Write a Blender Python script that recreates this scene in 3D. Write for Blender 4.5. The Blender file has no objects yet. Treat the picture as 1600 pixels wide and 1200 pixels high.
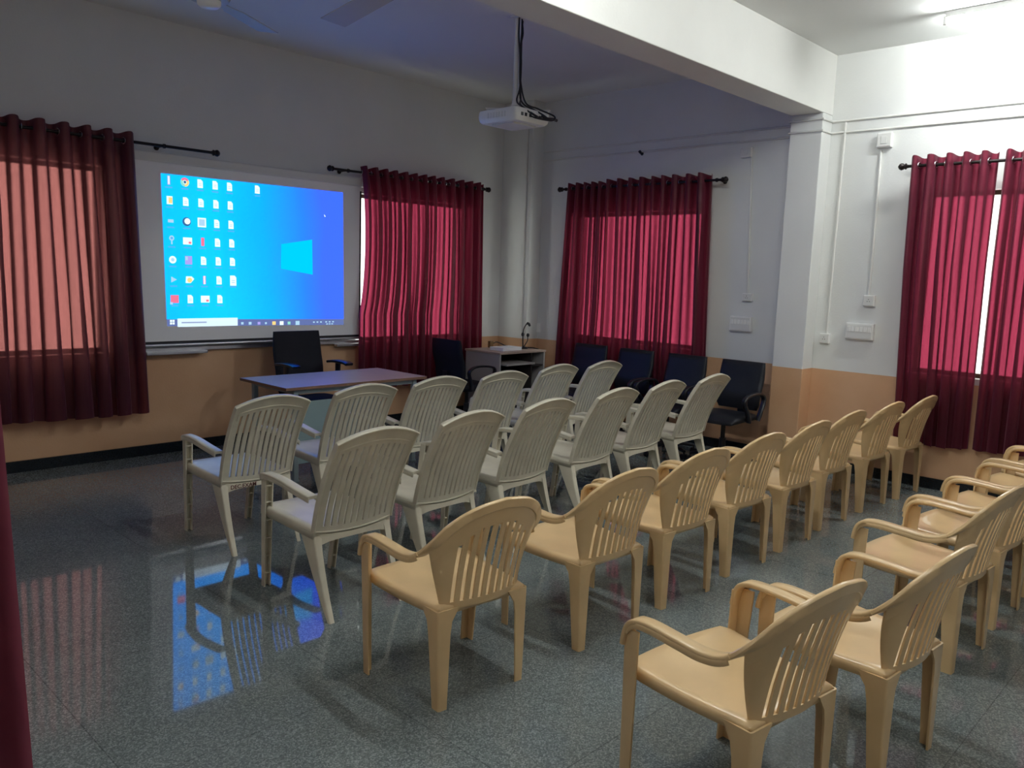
import bpy, bmesh, math, random
from mathutils import Vector, Matrix
random.seed(7)
sc = bpy.context.scene
COL = sc.collection
PI = math.pi

# ------------------------------------------------------------------ camera
def make_camera():
    cx, cy, cz, yaw, pitch, roll, f = -7.2172, -7.0022, 1.6592, 0.8064, -0.1351, 0.0342, 1266.2
    F = Vector((math.sin(yaw)*math.cos(pitch), math.cos(yaw)*math.cos(pitch), math.sin(pitch)))
    Rt = Vector((math.cos(yaw), -math.sin(yaw), 0)); U = Rt.cross(F)
    r2 = Rt*math.cos(roll) + U*math.sin(roll); u2 = -Rt*math.sin(roll) + U*math.cos(roll)
    cam = bpy.data.cameras.new('camera'); o = bpy.data.objects.new('camera', cam); COL.objects.link(o)
    cam.sensor_width = 36; cam.lens = f/1600*36; cam.clip_start = .02
    M = Matrix((r2, u2, -F)).transposed().to_4x4(); M.translation = Vector((cx, cy, cz))
    o.matrix_world = M; sc.camera = o
make_camera()

# ------------------------------------------------------------------ daylight, exposure
SKY_STRENGTH = 1.7
SCREEN_GAIN = 0.50
TUBE_GAIN = 92.0
w = bpy.data.worlds.new('daylight'); sc.world = w; w.use_nodes = True
bg = w.node_tree.nodes['Background']; bg.inputs[0].default_value = (1.0, .97, .93, 1); bg.inputs[1].default_value = SKY_STRENGTH
sc.view_settings.view_transform = 'Standard'; sc.view_settings.look = 'None'
sc.view_settings.exposure = 1.22; sc.view_settings.gamma = 1.0; sc.view_settings.use_curve_mapping = False
sc.cycles.max_bounces = 8; sc.cycles.diffuse_bounces = 5; sc.cycles.transparent_max_bounces = 12
sc.cycles.use_denoising = True; sc.cycles.sample_clamp_indirect = 6

# ------------------------------------------------------------------ materials
def newmat(name):
    m = bpy.data.materials.new(name); m.use_nodes = True
    return m, m.node_tree, m.node_tree.nodes['Principled BSDF']
def mat(name, col, rough=.5, metal=0, spec=.5, mottle=0, mscale=6, bump=0, bscale=200, coat=0):
    m, t, b = newmat(name)
    b.inputs['Base Color'].default_value = (*col, 1); b.inputs['Roughness'].default_value = rough
    b.inputs['Metallic'].default_value = metal; b.inputs['Specular IOR Level'].default_value = spec
    b.inputs['Coat Weight'].default_value = coat
    if mottle:
        tc = t.nodes.new('ShaderNodeTexCoord'); n = t.nodes.new('ShaderNodeTexNoise'); n.inputs['Scale'].default_value = mscale
        n.inputs['Detail'].default_value = 6
        r = t.nodes.new('ShaderNodeMapRange'); r.inputs['From Min'].default_value = .3; r.inputs['From Max'].default_value = .7
        r.inputs['To Min'].default_value = 1-mottle; r.inputs['To Max'].default_value = 1+mottle*.5
        mx = t.nodes.new('ShaderNodeMix'); mx.data_type = 'RGBA'; mx.blend_type = 'MULTIPLY'; mx.inputs['Factor'].default_value = 1
        mx.inputs['A'].default_value = (*col, 1)
        t.links.new(tc.outputs['Object'], n.inputs['Vector']); t.links.new(n.outputs['Fac'], r.inputs['Value'])
        t.links.new(r.outputs['Result'], mx.inputs['B']); t.links.new(mx.outputs['Result'], b.inputs['Base Color'])
    if bump:
        n2 = t.nodes.new('ShaderNodeTexNoise'); n2.inputs['Scale'].default_value = bscale; n2.inputs['Detail'].default_value = 3
        tc2 = t.nodes.new('ShaderNodeTexCoord'); bp = t.nodes.new('ShaderNodeBump'); bp.inputs['Strength'].default_value = bump
        bp.inputs['Distance'].default_value = .01
        t.links.new(tc2.outputs['Object'], n2.inputs['Vector']); t.links.new(n2.outputs['Fac'], bp.inputs['Height'])
        t.links.new(bp.outputs['Normal'], b.inputs['Normal'])
    return m
def emit(name, col, s):
    m, t, b = newmat(name); b.inputs['Base Color'].default_value = (0, 0, 0, 1)
    b.inputs['Emission Color'].default_value = (*col, 1); b.inputs['Emission Strength'].default_value = s
    b.inputs['Specular IOR Level'].default_value = 0
    return m

def wall_material():
    m = mat('painted_wall', (.725, .735, .72), .55, mottle=.05, mscale=1.6, bump=.12, bscale=60)
    t = m.node_tree; b = t.nodes['Principled BSDF']
    old = b.inputs['Base Color'].links[0].from_socket
    tc = t.nodes.new('ShaderNodeTexCoord'); sp = t.nodes.new('ShaderNodeSeparateXYZ'); t.links.new(tc.outputs['Object'], sp.inputs[0])
    lt = t.nodes.new('ShaderNodeMath'); lt.operation = 'LESS_THAN'; lt.inputs[1].default_value = .9
    t.links.new(sp.outputs['Z'], lt.inputs[0])
    n = t.nodes.new('ShaderNodeTexNoise'); n.inputs['Scale'].default_value = 2.2; n.inputs['Detail'].default_value = 5
    t.links.new(tc.outputs['Object'], n.inputs['Vector'])
    cr = t.nodes.new('ShaderNodeValToRGB'); cr.color_ramp.elements[0].color = (.60, .345, .19, 1); cr.color_ramp.elements[1].color = (.68, .42, .245, 1)
    cr.color_ramp.elements[0].position = .3; cr.color_ramp.elements[1].position = .7
    t.links.new(n.outputs['Fac'], cr.inputs['Fac'])
    mx = t.nodes.new('ShaderNodeMix'); mx.data_type = 'RGBA'
    t.links.new(lt.outputs[0], mx.inputs['Factor']); t.links.new(old, mx.inputs['A']); t.links.new(cr.outputs['Color'], mx.inputs['B'])
    t.links.new(mx.outputs['Result'], b.inputs['Base Color'])
    return m
def floor_material():
    m, t, b = newmat('polished_granite')
    tc = t.nodes.new('ShaderNodeTexCoord')
    v = t.nodes.new('ShaderNodeTexVoronoi'); v.inputs['Scale'].default_value = 190; t.links.new(tc.outputs['Object'], v.inputs['Vector'])
    cr = t.nodes.new('ShaderNodeValToRGB'); e = cr.color_ramp.elements
    e[0].position = 0; e[0].color = (.100, .120, .122, 1); e[1].position = 1; e[1].color = (.27, .30, .30, 1)
    x = e.new(.55); x.color = (.152, .178, .176, 1)
    sep = t.nodes.new('ShaderNodeSeparateColor'); t.links.new(v.outputs['Color'], sep.inputs[0]); t.links.new(sep.outputs[0], cr.inputs['Fac'])
    n = t.nodes.new('ShaderNodeTexNoise'); n.inputs['Scale'].default_value = 1.3; n.inputs['Detail'].default_value = 8; t.links.new(tc.outputs['Object'], n.inputs['Vector'])
    r = t.nodes.new('ShaderNodeMapRange'); r.inputs['From Min'].default_value = .3; r.inputs['From Max'].default_value = .7
    r.inputs['To Min'].default_value = .82; r.inputs['To Max'].default_value = 1.12; t.links.new(n.outputs['Fac'], r.inputs['Value'])
    br = t.nodes.new('ShaderNodeTexBrick'); br.offset = 0; br.inputs['Scale'].default_value = 1
    br.inputs['Brick Width'].default_value = .9; br.inputs['Row Height'].default_value = .9; br.inputs['Mortar Size'].default_value = .0022
    br.inputs['Color1'].default_value = (1, 1, 1, 1); br.inputs['Color2'].default_value = (.93, .93, .93, 1); br.inputs['Mortar'].default_value = (.6, .6, .6, 1)
    t.links.new(tc.outputs['Object'], br.inputs['Vector'])
    m1 = t.nodes.new('ShaderNodeMix'); m1.data_type = 'RGBA'; m1.blend_type = 'MULTIPLY'; m1.inputs['Factor'].default_value = 1
    m2 = t.nodes.new('ShaderNodeMix'); m2.data_type = 'RGBA'; m2.blend_type = 'MULTIPLY'; m2.inputs['Factor'].default_value = 1
    t.links.new(cr.outputs['Color'], m1.inputs['A']); t.links.new(r.outputs['Result'], m1.inputs['B'])
    t.links.new(m1.outputs['Result'], m2.inputs['A']); t.links.new(br.outputs['Color'], m2.inputs['B'])
    t.links.new(m2.outputs['Result'], b.inputs['Base Color'])
    rr = t.nodes.new('ShaderNodeMapRange'); rr.inputs['To Min'].default_value = .02; rr.inputs['To Max'].default_value = .07
    t.links.new(n.outputs['Fac'], rr.inputs['Value']); t.links.new(rr.outputs['Result'], b.inputs['Roughness'])
    b.inputs['Specular IOR Level'].default_value = .55
    return m
def curtain_material(name, dif, tra, fac, see):
    m = bpy.data.materials.new(name); m.use_nodes = True; t = m.node_tree; t.nodes.clear()
    out = t.nodes.new('ShaderNodeOutputMaterial')
    p = t.nodes.new('ShaderNodeBsdfPrincipled'); p.inputs['Base Color'].default_value = (*dif, 1); p.inputs['Roughness'].default_value = .45
    p.inputs['Sheen Weight'].default_value = .15; p.inputs['Sheen Tint'].default_value = (.9, .35, .45, 1); p.inputs['Specular IOR Level'].default_value = .35
    tr = t.nodes.new('ShaderNodeBsdfTranslucent')
    tc = t.nodes.new('ShaderNodeTexCoord'); mp = t.nodes.new('ShaderNodeMapping'); mp.inputs['Scale'].default_value = (90, 90, 3)
    n = t.nodes.new('ShaderNodeTexNoise'); n.inputs['Scale'].default_value = 1; n.inputs['Detail'].default_value = 4
    t.links.new(tc.outputs['Object'], mp.inputs['Vector']); t.links.new(mp.outputs['Vector'], n.inputs['Vector'])
    cr = t.nodes.new('ShaderNodeValToRGB'); cr.color_ramp.elements[0].position = .3; cr.color_ramp.elements[1].position = .7
    cr.color_ramp.elements[0].color = (tra[0]*.78, tra[1]*.7, tra[2]*.7, 1); cr.color_ramp.elements[1].color = (*tra, 1)
    t.links.new(n.outputs['Fac'], cr.inputs['Fac']); t.links.new(cr.outputs['Color'], tr.inputs['Color'])
    mx = t.nodes.new('ShaderNodeMixShader'); mx.inputs[0].default_value = fac
    t.links.new(p.outputs[0], mx.inputs[1]); t.links.new(tr.outputs[0], mx.inputs[2])
    # open weave: some light passes straight through, less where the cloth is seen edge-on
    tp = t.nodes.new('ShaderNodeBsdfTransparent'); tp.inputs[0].default_value = (*see, 1)
    lw = t.nodes.new('ShaderNodeLayerWeight'); lw.inputs['Blend'].default_value = .5
    mr = t.nodes.new('ShaderNodeMapRange'); mr.inputs['From Min'].default_value = .08; mr.inputs['From Max'].default_value = .38
    mr.inputs['To Min'].default_value = .27; mr.inputs['To Max'].default_value = .0
    t.links.new(lw.outputs['Facing'], mr.inputs['Value'])
    m2 = t.nodes.new('ShaderNodeMixShader'); t.links.new(mr.outputs['Result'], m2.inputs[0])
    ma = t.nodes.new('ShaderNodeMath'); ma.operation = 'MULTIPLY_ADD'; ma.inputs[1].default_value = fac*1.9; ma.inputs[2].default_value = fac*.35
    t.links.new(mr.outputs['Result'], ma.inputs[0]); t.links.new(ma.outputs[0], mx.inputs[0])
    t.links.new(mx.outputs[0], m2.inputs[1]); t.links.new(tp.outputs[0], m2.inputs[2]); t.links.new(m2.outputs[0], out.inputs[0])
    return m
def glass_material():
    m = bpy.data.materials.new('window_glass'); m.use_nodes = True; t = m.node_tree; t.nodes.clear()
    out = t.nodes.new('ShaderNodeOutputMaterial'); a = t.nodes.new('ShaderNodeBsdfTransparent'); a.inputs[0].default_value = (.93, .97, .95, 1)
    g = t.nodes.new('ShaderNodeBsdfGlossy'); g.inputs['Roughness'].default_value = .02
    mx = t.nodes.new('ShaderNodeMixShader'); mx.inputs[0].default_value = .06
    t.links.new(a.outputs[0], mx.inputs[1]); t.links.new(g.outputs[0], mx.inputs[2]); t.links.new(mx.outputs[0], out.inputs[0])
    return m
def desktop_material():
    # the projected computer desktop: bright cyan to the left, deep blue to the right
    m, t, b = newmat('projected_desktop'); b.inputs['Base Color'].default_value = (.02, .02, .02, 1)
    tc = t.nodes.new('ShaderNodeTexCoord'); sp = t.nodes.new('ShaderNodeSeparateXYZ'); t.links.new(tc.outputs['Generated'], sp.inputs[0])
    n = t.nodes.new('ShaderNodeTexNoise'); n.inputs['Scale'].default_value = 1.1; n.inputs['Detail'].default_value = 1; t.links.new(tc.outputs['Generated'], n.inputs['Vector'])
    ad = t.nodes.new('ShaderNodeMath'); ad.operation = 'MULTIPLY_ADD'; ad.inputs[1].default_value = .22; t.links.new(n.outputs['Fac'], ad.inputs[0])
    t.links.new(sp.outputs['X'], ad.inputs[2])
    zz = t.nodes.new('ShaderNodeMath'); zz.operation = 'MULTIPLY_ADD'; zz.inputs[1].default_value = .08; t.links.new(sp.outputs['Z'], zz.inputs[0]); t.links.new(ad.outputs[0], zz.inputs[2])
    cr = t.nodes.new('ShaderNodeValToRGB'); e = cr.color_ramp.elements
    e[0].position = .05; e[0].color = (.0, .50, 1.9, 1); e[1].position = 1.0; e[1].color = (.045, .15, 1.9, 1)
    x = e.new(.42); x.color = (.0, .60, 1.9, 1); x = e.new(.68); x.color = (.0, .42, 1.9, 1); x = e.new(.88); x.color = (.02, .22, 1.9, 1)
    t.links.new(zz.outputs[0], cr.inputs['Fac']); t.links.new(cr.outputs['Color'], b.inputs['Emission Color'])
    b.inputs['Emission Strength'].default_value = SCREEN_GAIN; b.inputs['Roughness'].default_value = .9
    return m

M = {
 'wall': wall_material(), 'floor': floor_material(), 'ceiling': mat('ceiling_paint', (.73, .74, .73), .7, bump=.1, bscale=40),
 'beam': mat('beam_paint', (.76, .76, .73), .6, mottle=.04, mscale=2, bump=.1, bscale=50),
 'skirting': mat('dark_granite_skirting', (.012, .016, .02), .18, mottle=.3, mscale=120),
 'yellow': mat('butter_yellow_plastic', (.72, .505, .265), .30, spec=.5, mottle=.06, mscale=9, bump=.02, bscale=300, coat=.25),
 'bone': mat('bone_white_plastic', (.64, .595, .475), .36, spec=.5, mottle=.10, mscale=10, bump=.03, bscale=300),
 'black_fabric': mat('black_mesh_fabric', (.012, .013, .020), .7, spec=.2, bump=.3, bscale=500),
 'black_leather': mat('black_leatherette', (.012, .013, .018), .42, spec=.28, bump=.15, bscale=120),
 'black_plastic': mat('black_plastic', (.010, .011, .016), .32),
 'table_top': mat('grey_brown_laminate', (.48, .37, .31), .36, spec=.2, mottle=.08, mscale=4),
 'edge': mat('brown_edge_band', (.20, .11, .07), .4),
 'grey_metal': mat('grey_painted_steel', (.28, .34, .35), .35, metal=.3),
 'panel_teal': mat('grey_teal_panel', (.24, .33, .34), .5),
 'desk_side': mat('grey_laminate', (.42, .40, .39), .5, mottle=.05, mscale=3),
 'desk_dark': mat('shaded_desk_inside', (.035, .03, .03), .5),  # inner boards coloured near black for the shade inside the open desk
 'rod': mat('dark_bronze_rod', (.02, .014, .014), .35, metal=.6),
 'eyelet': mat('steel_eyelet', (.6, .6, .62), .25, metal=1),
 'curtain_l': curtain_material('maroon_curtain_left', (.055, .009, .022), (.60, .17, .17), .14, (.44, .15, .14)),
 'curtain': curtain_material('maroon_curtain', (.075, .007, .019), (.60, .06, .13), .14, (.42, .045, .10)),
 'curtain_door': curtain_material('lit_maroon_door_curtain', (.15, .020, .040), (.60, .06, .13), .14, (.42, .045, .10)),  # maroon cloth with lighter diffuse; the room light on it is in the colour
 'frame': mat('brown_window_frame', (.10, .05, .03), .5),
 'glass': glass_material(),
 'grille': mat('window_grille_steel', (.05, .05, .05), .5, metal=.5),
 'screen': mat('matte_screen_fabric', (.92, .92, .94), .9),
 'black_border': mat('black_border', (.012, .012, .016), .6),
 'aluminium': mat('brushed_aluminium', (.62, .62, .65), .3, metal=.9),
 'white_board': mat('white_enamel_board', (.80, .81, .82), .2),
 'white_plastic': mat('white_plastic', (.82, .82, .80), .35),
 'dull_white': mat('off_white_plastic', (.70, .70, .68), .4),
 'conduit': mat('white_pvc_conduit', (.72, .72, .69), .4),
 'cable': mat('black_cable', (.012, .012, .016), .45),
 'paper': mat('white_paper', (.85, .87, .92), .8),
 'brown': mat('brown_wood', (.22, .12, .05), .5),
 'fan': mat('shaded_fan_enamel', (.40, .39, .37), .5),  # cream enamel darkened; the shade on the fans is put into the colour
 'fan_cap': mat('white_fan_cap', (.8, .82, .85), .3),
 'ink': mat('maroon_marker_ink', (.09, .02, .02), .7),
 'lens': mat('dark_lens', (.01, .01, .02), .08),
 'tube': emit('fluorescent_tube', (.96, 1.0, .98), TUBE_GAIN),
 'desktop': desktop_material(),
}
for nm, c, s in [('icon_white', (.80, 1, 1), 1.05), ('icon_grey', (.45, .72, .95), .9), ('icon_red', (1, .22, .35), .85), ('icon_yellow', (1, .68, .25), 1.0),
                 ('icon_green', (.35, .9, .75), .8), ('icon_violet', (.45, .40, .95), .9), ('icon_label', (.10, .50, 1.0), .85), ('taskbar', (.16, .22, .52), .75),
                 ('search', (.68, .86, 1.0), 1.05), ('search_text', (.40, .50, .75), .8), ('glow_panel', (.0, .56, 1.6), 1.1), ('icon_dark', (.06, .25, .55), .6)]:
    M[nm] = emit('projected_'+nm, c, s*SCREEN_GAIN*.95)

# ------------------------------------------------------------------ mesh building
class MB:
    def __init__(s): s.v = []; s.f = []; s.m = []; s.ms = []
    def mi(s, m):
        if m not in s.ms: s.ms.append(m)
        return s.ms.index(m)
    def add(s, vs, fs, m=None):
        k = len(s.v); s.v += [tuple(v) for v in vs]; i = s.mi(m) if m else 0
        for f in fs: s.f.append([k+a for a in f]); s.m.append(i)
        return s
    def box(s, x0, x1, y0, y1, z0, z1, m=None):
        x0, x1 = min(x0, x1), max(x0, x1); y0, y1 = min(y0, y1), max(y0, y1); z0, z1 = min(z0, z1), max(z0, z1)
        vs = [(x0,y0,z0),(x1,y0,z0),(x1,y1,z0),(x0,y1,z0),(x0,y0,z1),(x1,y0,z1),(x1,y1,z1),(x0,y1,z1)]
        return s.add(vs, [(0,3,2,1),(4,5,6,7),(0,1,5,4),(1,2,6,5),(2,3,7,6),(3,0,4,7)], m)
    def tube(s, pts, r, n=10, m=None, caps=True):
        pts = [Vector(p) for p in pts]; rs = r if isinstance(r, (list, tuple)) else [r]*len(pts)
        ref = None; rings = []
        for i, p in enumerate(pts):
            d = (pts[min(i+1, len(pts)-1)]-pts[max(i-1, 0)]).normalized()
            if ref is None: ref = Vector((0, 0, 1)) if abs(d.z) < .9 else Vector((1, 0, 0))
            a = (ref - d*ref.dot(d)).normalized(); b = d.cross(a); ref = a
            rings.append([p + a*math.cos(2*PI*k/n)*rs[i] + b*math.sin(2*PI*k/n)*rs[i] for k in range(n)])
        return s.rings(rings, m, caps)
    def rings(s, rings, m=None, caps=True):
        n = len(rings[0]); vs = [v for r in rings for v in r]; fs = []
        for i in range(len(rings)-1):
            for k in range(n):
                fs.append((i*n+k, i*n+(k+1) % n, (i+1)*n+(k+1) % n, (i+1)*n+k))
        if caps: fs.append(tuple(range(n-1, -1, -1))); fs.append(tuple((len(rings)-1)*n+k for k in range(n)))
        return s.add(vs, fs, m)
    def slab(s, pts, wv, wid, thk, m=None):
        """bar of rounded rectangular section along pts; wv = width direction per point"""
        pts = [Vector(p) for p in pts]; rings = []
        for i, p in enumerate(pts):
            d = (pts[min(i+1, len(pts)-1)]-pts[max(i-1, 0)]).normalized()
            a = Vector(wv[i] if isinstance(wv, list) else wv); a = (a - d*a.dot(d)).normalized(); b = d.cross(a)
            W = (wid[i] if isinstance(wid, list) else wid)/2; T = (thk[i] if isinstance(thk, list) else thk)/2; c = min(W, T)*.45
            rings.append([p+a*x+b*y for x, y in [(W, T-c), (W-c, T), (-W+c, T), (-W, T-c), (-W, -T+c), (-W+c, -T), (W-c, -T), (W, -T+c)]])
        return s.rings(rings, m)
    def lathe(s, prof, c=(0,0,0), n=20, m=None):
        rings = [[(c[0]+r*math.cos(2*PI*k/n), c[1]+r*math.sin(2*PI*k/n), c[2]+z) for k in range(n)] for r, z in prof]
        return s.rings(rings, m)
    def grid(s, fn, nu, nv, m=None, skip=None):
        vs = [fn(i/nu, j/nv) for j in range(nv+1) for i in range(nu+1)]
        fs = [(j*(nu+1)+i, j*(nu+1)+i+1, (j+1)*(nu+1)+i+1, (j+1)*(nu+1)+i) for j in range(nv) for i in range(nu) if not (skip and skip(i, j))]
        return s.add(vs, fs, m)
    def build(s, name, m=None, parent=None, smooth=True, solid=0, sub=0, bevel=0, ang=40, offset=0):
        me = bpy.data.meshes.new(name); me.from_pydata(s.v, [], s.f)
        ms = s.ms if s.ms and s.ms != [None] else []
        if m and not ms: ms = [m]
        for x in ms: me.materials.append(M[x] if isinstance(x, str) else x)
        if len(ms) > 1:
            for p, i in zip(me.polygons, s.m): p.material_index = i
        bm = bmesh.new(); bm.from_mesh(me); bmesh.ops.remove_doubles(bm, verts=bm.verts, dist=1e-5)
        if not solid: bmesh.ops.recalc_face_normals(bm, faces=bm.faces)
        bm.to_mesh(me); bm.free()
        if smooth:
            for p in me.polygons: p.use_smooth = True
            me.set_sharp_from_angle(angle=math.radians(ang))
        o = bpy.data.objects.new(name, me); COL.objects.link(o)
        if solid: d = o.modifiers.new('s', 'SOLIDIFY'); d.thickness = solid; d.offset = offset
        if bevel: d = o.modifiers.new('b', 'BEVEL'); d.width = bevel; d.segments = 2; d.limit_method = 'ANGLE'
        if sub: d = o.modifiers.new('u', 'SUBSURF'); d.levels = sub; d.render_levels = sub
        if parent: o.parent = parent
        return o
def tag(o, label=None, cat=None, group=None, kind=None):
    if label: o['label'] = label
    if cat: o['category'] = cat
    if group: o['group'] = group
    if kind: o['kind'] = kind
    return o
def thing(name, label, cat, loc=(0,0,0), rz=0, group=None):
    o = bpy.data.objects.new(name, None); COL.objects.link(o); o.location = loc; o.rotation_euler = (0, 0, rz)
    o.empty_display_size = .1
    return tag(o, label, cat, group)
def copy_tree(o, parent=None):
    c = o.copy(); COL.objects.link(c)
    if parent: c.parent = parent
    for ch in list(o.children): copy_tree(ch, c)
    return c
def curve(pts, n):
    """Catmull-Rom resampling of a list of points"""
    P = [Vector(p) for p in pts]; P = [P[0]*2-P[1]] + P + [P[-1]*2-P[-2]]; out = []
    for i in range(1, len(P)-2):
        for k in range(n):
            t = k/n; a, b, c, d = P[i-1], P[i], P[i+1], P[i+2]
            out.append(.5*((2*b)+(c-a)*t+(2*a-5*b+4*c-d)*t*t+(3*b-a-3*c+d)*t**3))
    out.append(P[-2]); return out

# ------------------------------------------------------------------ the room
H, ZB = 3.634, 3.126
YB0, YB1 = -3.871, -3.58
XL, XC, YK = -7.05, -9.0, -9.6
def struct(o): return tag(o, kind='structure')
struct(MB().box(XC, .3, YK, .3, -.12, 0).build('floor', 'floor', smooth=False))
struct(MB().box(XC, .3, YK, .3, H, H+.15).build('ceiling', 'ceiling', smooth=False))
def wall_with_holes(name, axis, plane0, plane1, a0, a1, holes, z0=0, z1=H):
    mb = MB()
    def bx(p, q, zz0, zz1):
        if q-p < 1e-4 or zz1-zz0 < 1e-4: return
        if axis == 'x': mb.box(p, q, plane0, plane1, zz0, zz1)
        else: mb.box(plane0, plane1, p, q, zz0, zz1)
    cur = a0
    for h0, h1, hz0, hz1 in sorted(holes):
        bx(cur, h0, z0, z1); bx(h0, h1, z0, hz0); bx(h0, h1, hz1, z1); cur = h1
    bx(cur, a1, z0, z1)
    return struct(mb.build(name, 'wall', smooth=False))
W1 = (-6.35, -4.72, .90, 2.40); W2 = (-2.30, -.68, .90, 2.42)
W3 = (-2.62, -.92, .95, 2.36); W4 = (-5.95, -4.70, .95, 2.44)
wall_with_holes('wall_front', 'x', 0, .28, XC, .28, [W1, W2])
wall_with_holes('wall_right', 'y', 0, .28, YK, 0, [W3, W4])
wall_with_holes('wall_left', 'y', XL-.25, XL, YK, 0, [(-7.75, -6.02, 0, 2.2)])
struct(MB().box(XC, .28, YK-.2, YK, 0, H).build('wall_back', 'wall', smooth=False))
struct(MB().box(XC-.2, XC, YK, .28, 0, H).build('wall_corridor', 'wall', smooth=False))
struct(MB().box(XC, 0, YB0, YB1, ZB, H).build('trim_1', 'beam', smooth=False, bevel=.006))
struct(MB().box(-.196, 0, YB0, YB1, 0, ZB).build('trim_2', 'wall', smooth=False, bevel=.006))
struct(MB().box(-.196, 0, -.47, 0, 0, H).build('trim_3', 'wall', smooth=False, bevel=.006))
HB = .09
struct(MB().box(XL, -.196, -.016, 0, 0, HB).build('baseboard_front', 'skirting', smooth=False))
mb = MB(); mb.box(-.016, 0, YK, YB0, 0, HB).box(-.016, 0, YB1, -.47, 0, HB).box(-.212, -.196, YB0-.016, YB1+.016, 0, HB)
mb.box(-.196, 0, YB0-.016, YB0, 0, HB).box(-.196, 0, YB1, YB1+.016, 0, HB).box(-.212, -.196, -.486, 0, 0, HB).box(-.196, 0, -.486, -.47, 0, HB)
struct(mb.build('baseboard_right', 'skirting', smooth=False))
struct(MB().box(XL, XL+.016, YK, -7.75, 0, HB).box(XL, XL+.016, -6.02, 0, 0, HB).build('baseboard_left', 'skirting', smooth=False))
struct(MB().box(XL-.27, XL+.02, -6.06, -6.02, 0, 2.2).box(XL-.27, XL+.02, -7.75, -7.71, 0, 2.2).box(XL-.27, XL+.02, -7.71, -6.06, 2.16, 2.2).build('door_1', 'frame', smooth=False))

def window(idx, axis, hole):
    a0, a1, z0, z1 = hole; y0, y1 = .10, .15
    def bx(mb, p, q, zz0, zz1, d0=y0, d1=y1):
        if axis == 'x': mb.box(p, q, d0, d1, zz0, zz1)
        else: mb.box(d0, d1, p, q, zz0, zz1)
    f = MB(); t = .035
    bx(f, a0, a0+t, z0, z1); bx(f, a1-t, a1, z0, z1); bx(f, a0+t, a1-t, z0, z0+t); bx(f, a0+t, a1-t, z1-t, z1)
    n = 2
    for i in range(1, n): c = a0+(a1-a0)*i/n; bx(f, c-.015, c+.015, z0+t, z1-t)
    fr = struct(f.build('window_%d' % idx, 'frame', smooth=False, bevel=.004))
    g = MB(); bx(g, a0+t, a1-t, z0+t, z1-t, .122, .128); g.build('pane', 'glass', fr, smooth=False)
for i, (ax, h) in enumerate([('x', W1), ('x', W2), ('y', W3), ('y', W4)]): window(i+1, ax, h)

# ------------------------------------------------------------------ curtains and rods
def place(axis, a, d, z):   # a along the wall, d distance into the room
    return (a, -d, z) if axis == 'x' else (-d, a, z)
def rod(axis, a0, a1, z, label, brackets, d=.16):
    t = thing('curtain_rod', label, 'curtain rod', place(axis, (a0+a1)/2, d, z), 0, 'dark curtain rods')
    off = Vector(place(axis, (a0+a1)/2, d, z))
    P = lambda a, dd, zz: Vector(place(axis, a, dd, zz))-off
    MB().tube([P(a0, d, z), P(a1, d, z)], .0125, 12).build('pole', 'rod', t)
    for a, s in ((a0, -1), (a1, 1)):
        prof = [(0, .0135), (.012, .014), (.016, .024), (.024, .026), (.030, .016), (.040, .026), (.055, .030), (.070, .022), (.080, .006)]
        MB().tube([P(a+s*q, d, z) for q, r in prof], [r for q, r in prof], 12).build('finial', 'rod', t)
    for a in brackets:
        MB().tube([P(a, .002, z), P(a, d*.6, z), P(a, d, z)], .006, 8).tube([P(a, .0, z), P(a, .008, z)], .022, 12).tube([P(a-.008, d, z), P(a+.008, d, z)], .019, 12).build('bracket', 'rod', t)
    return t
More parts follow.
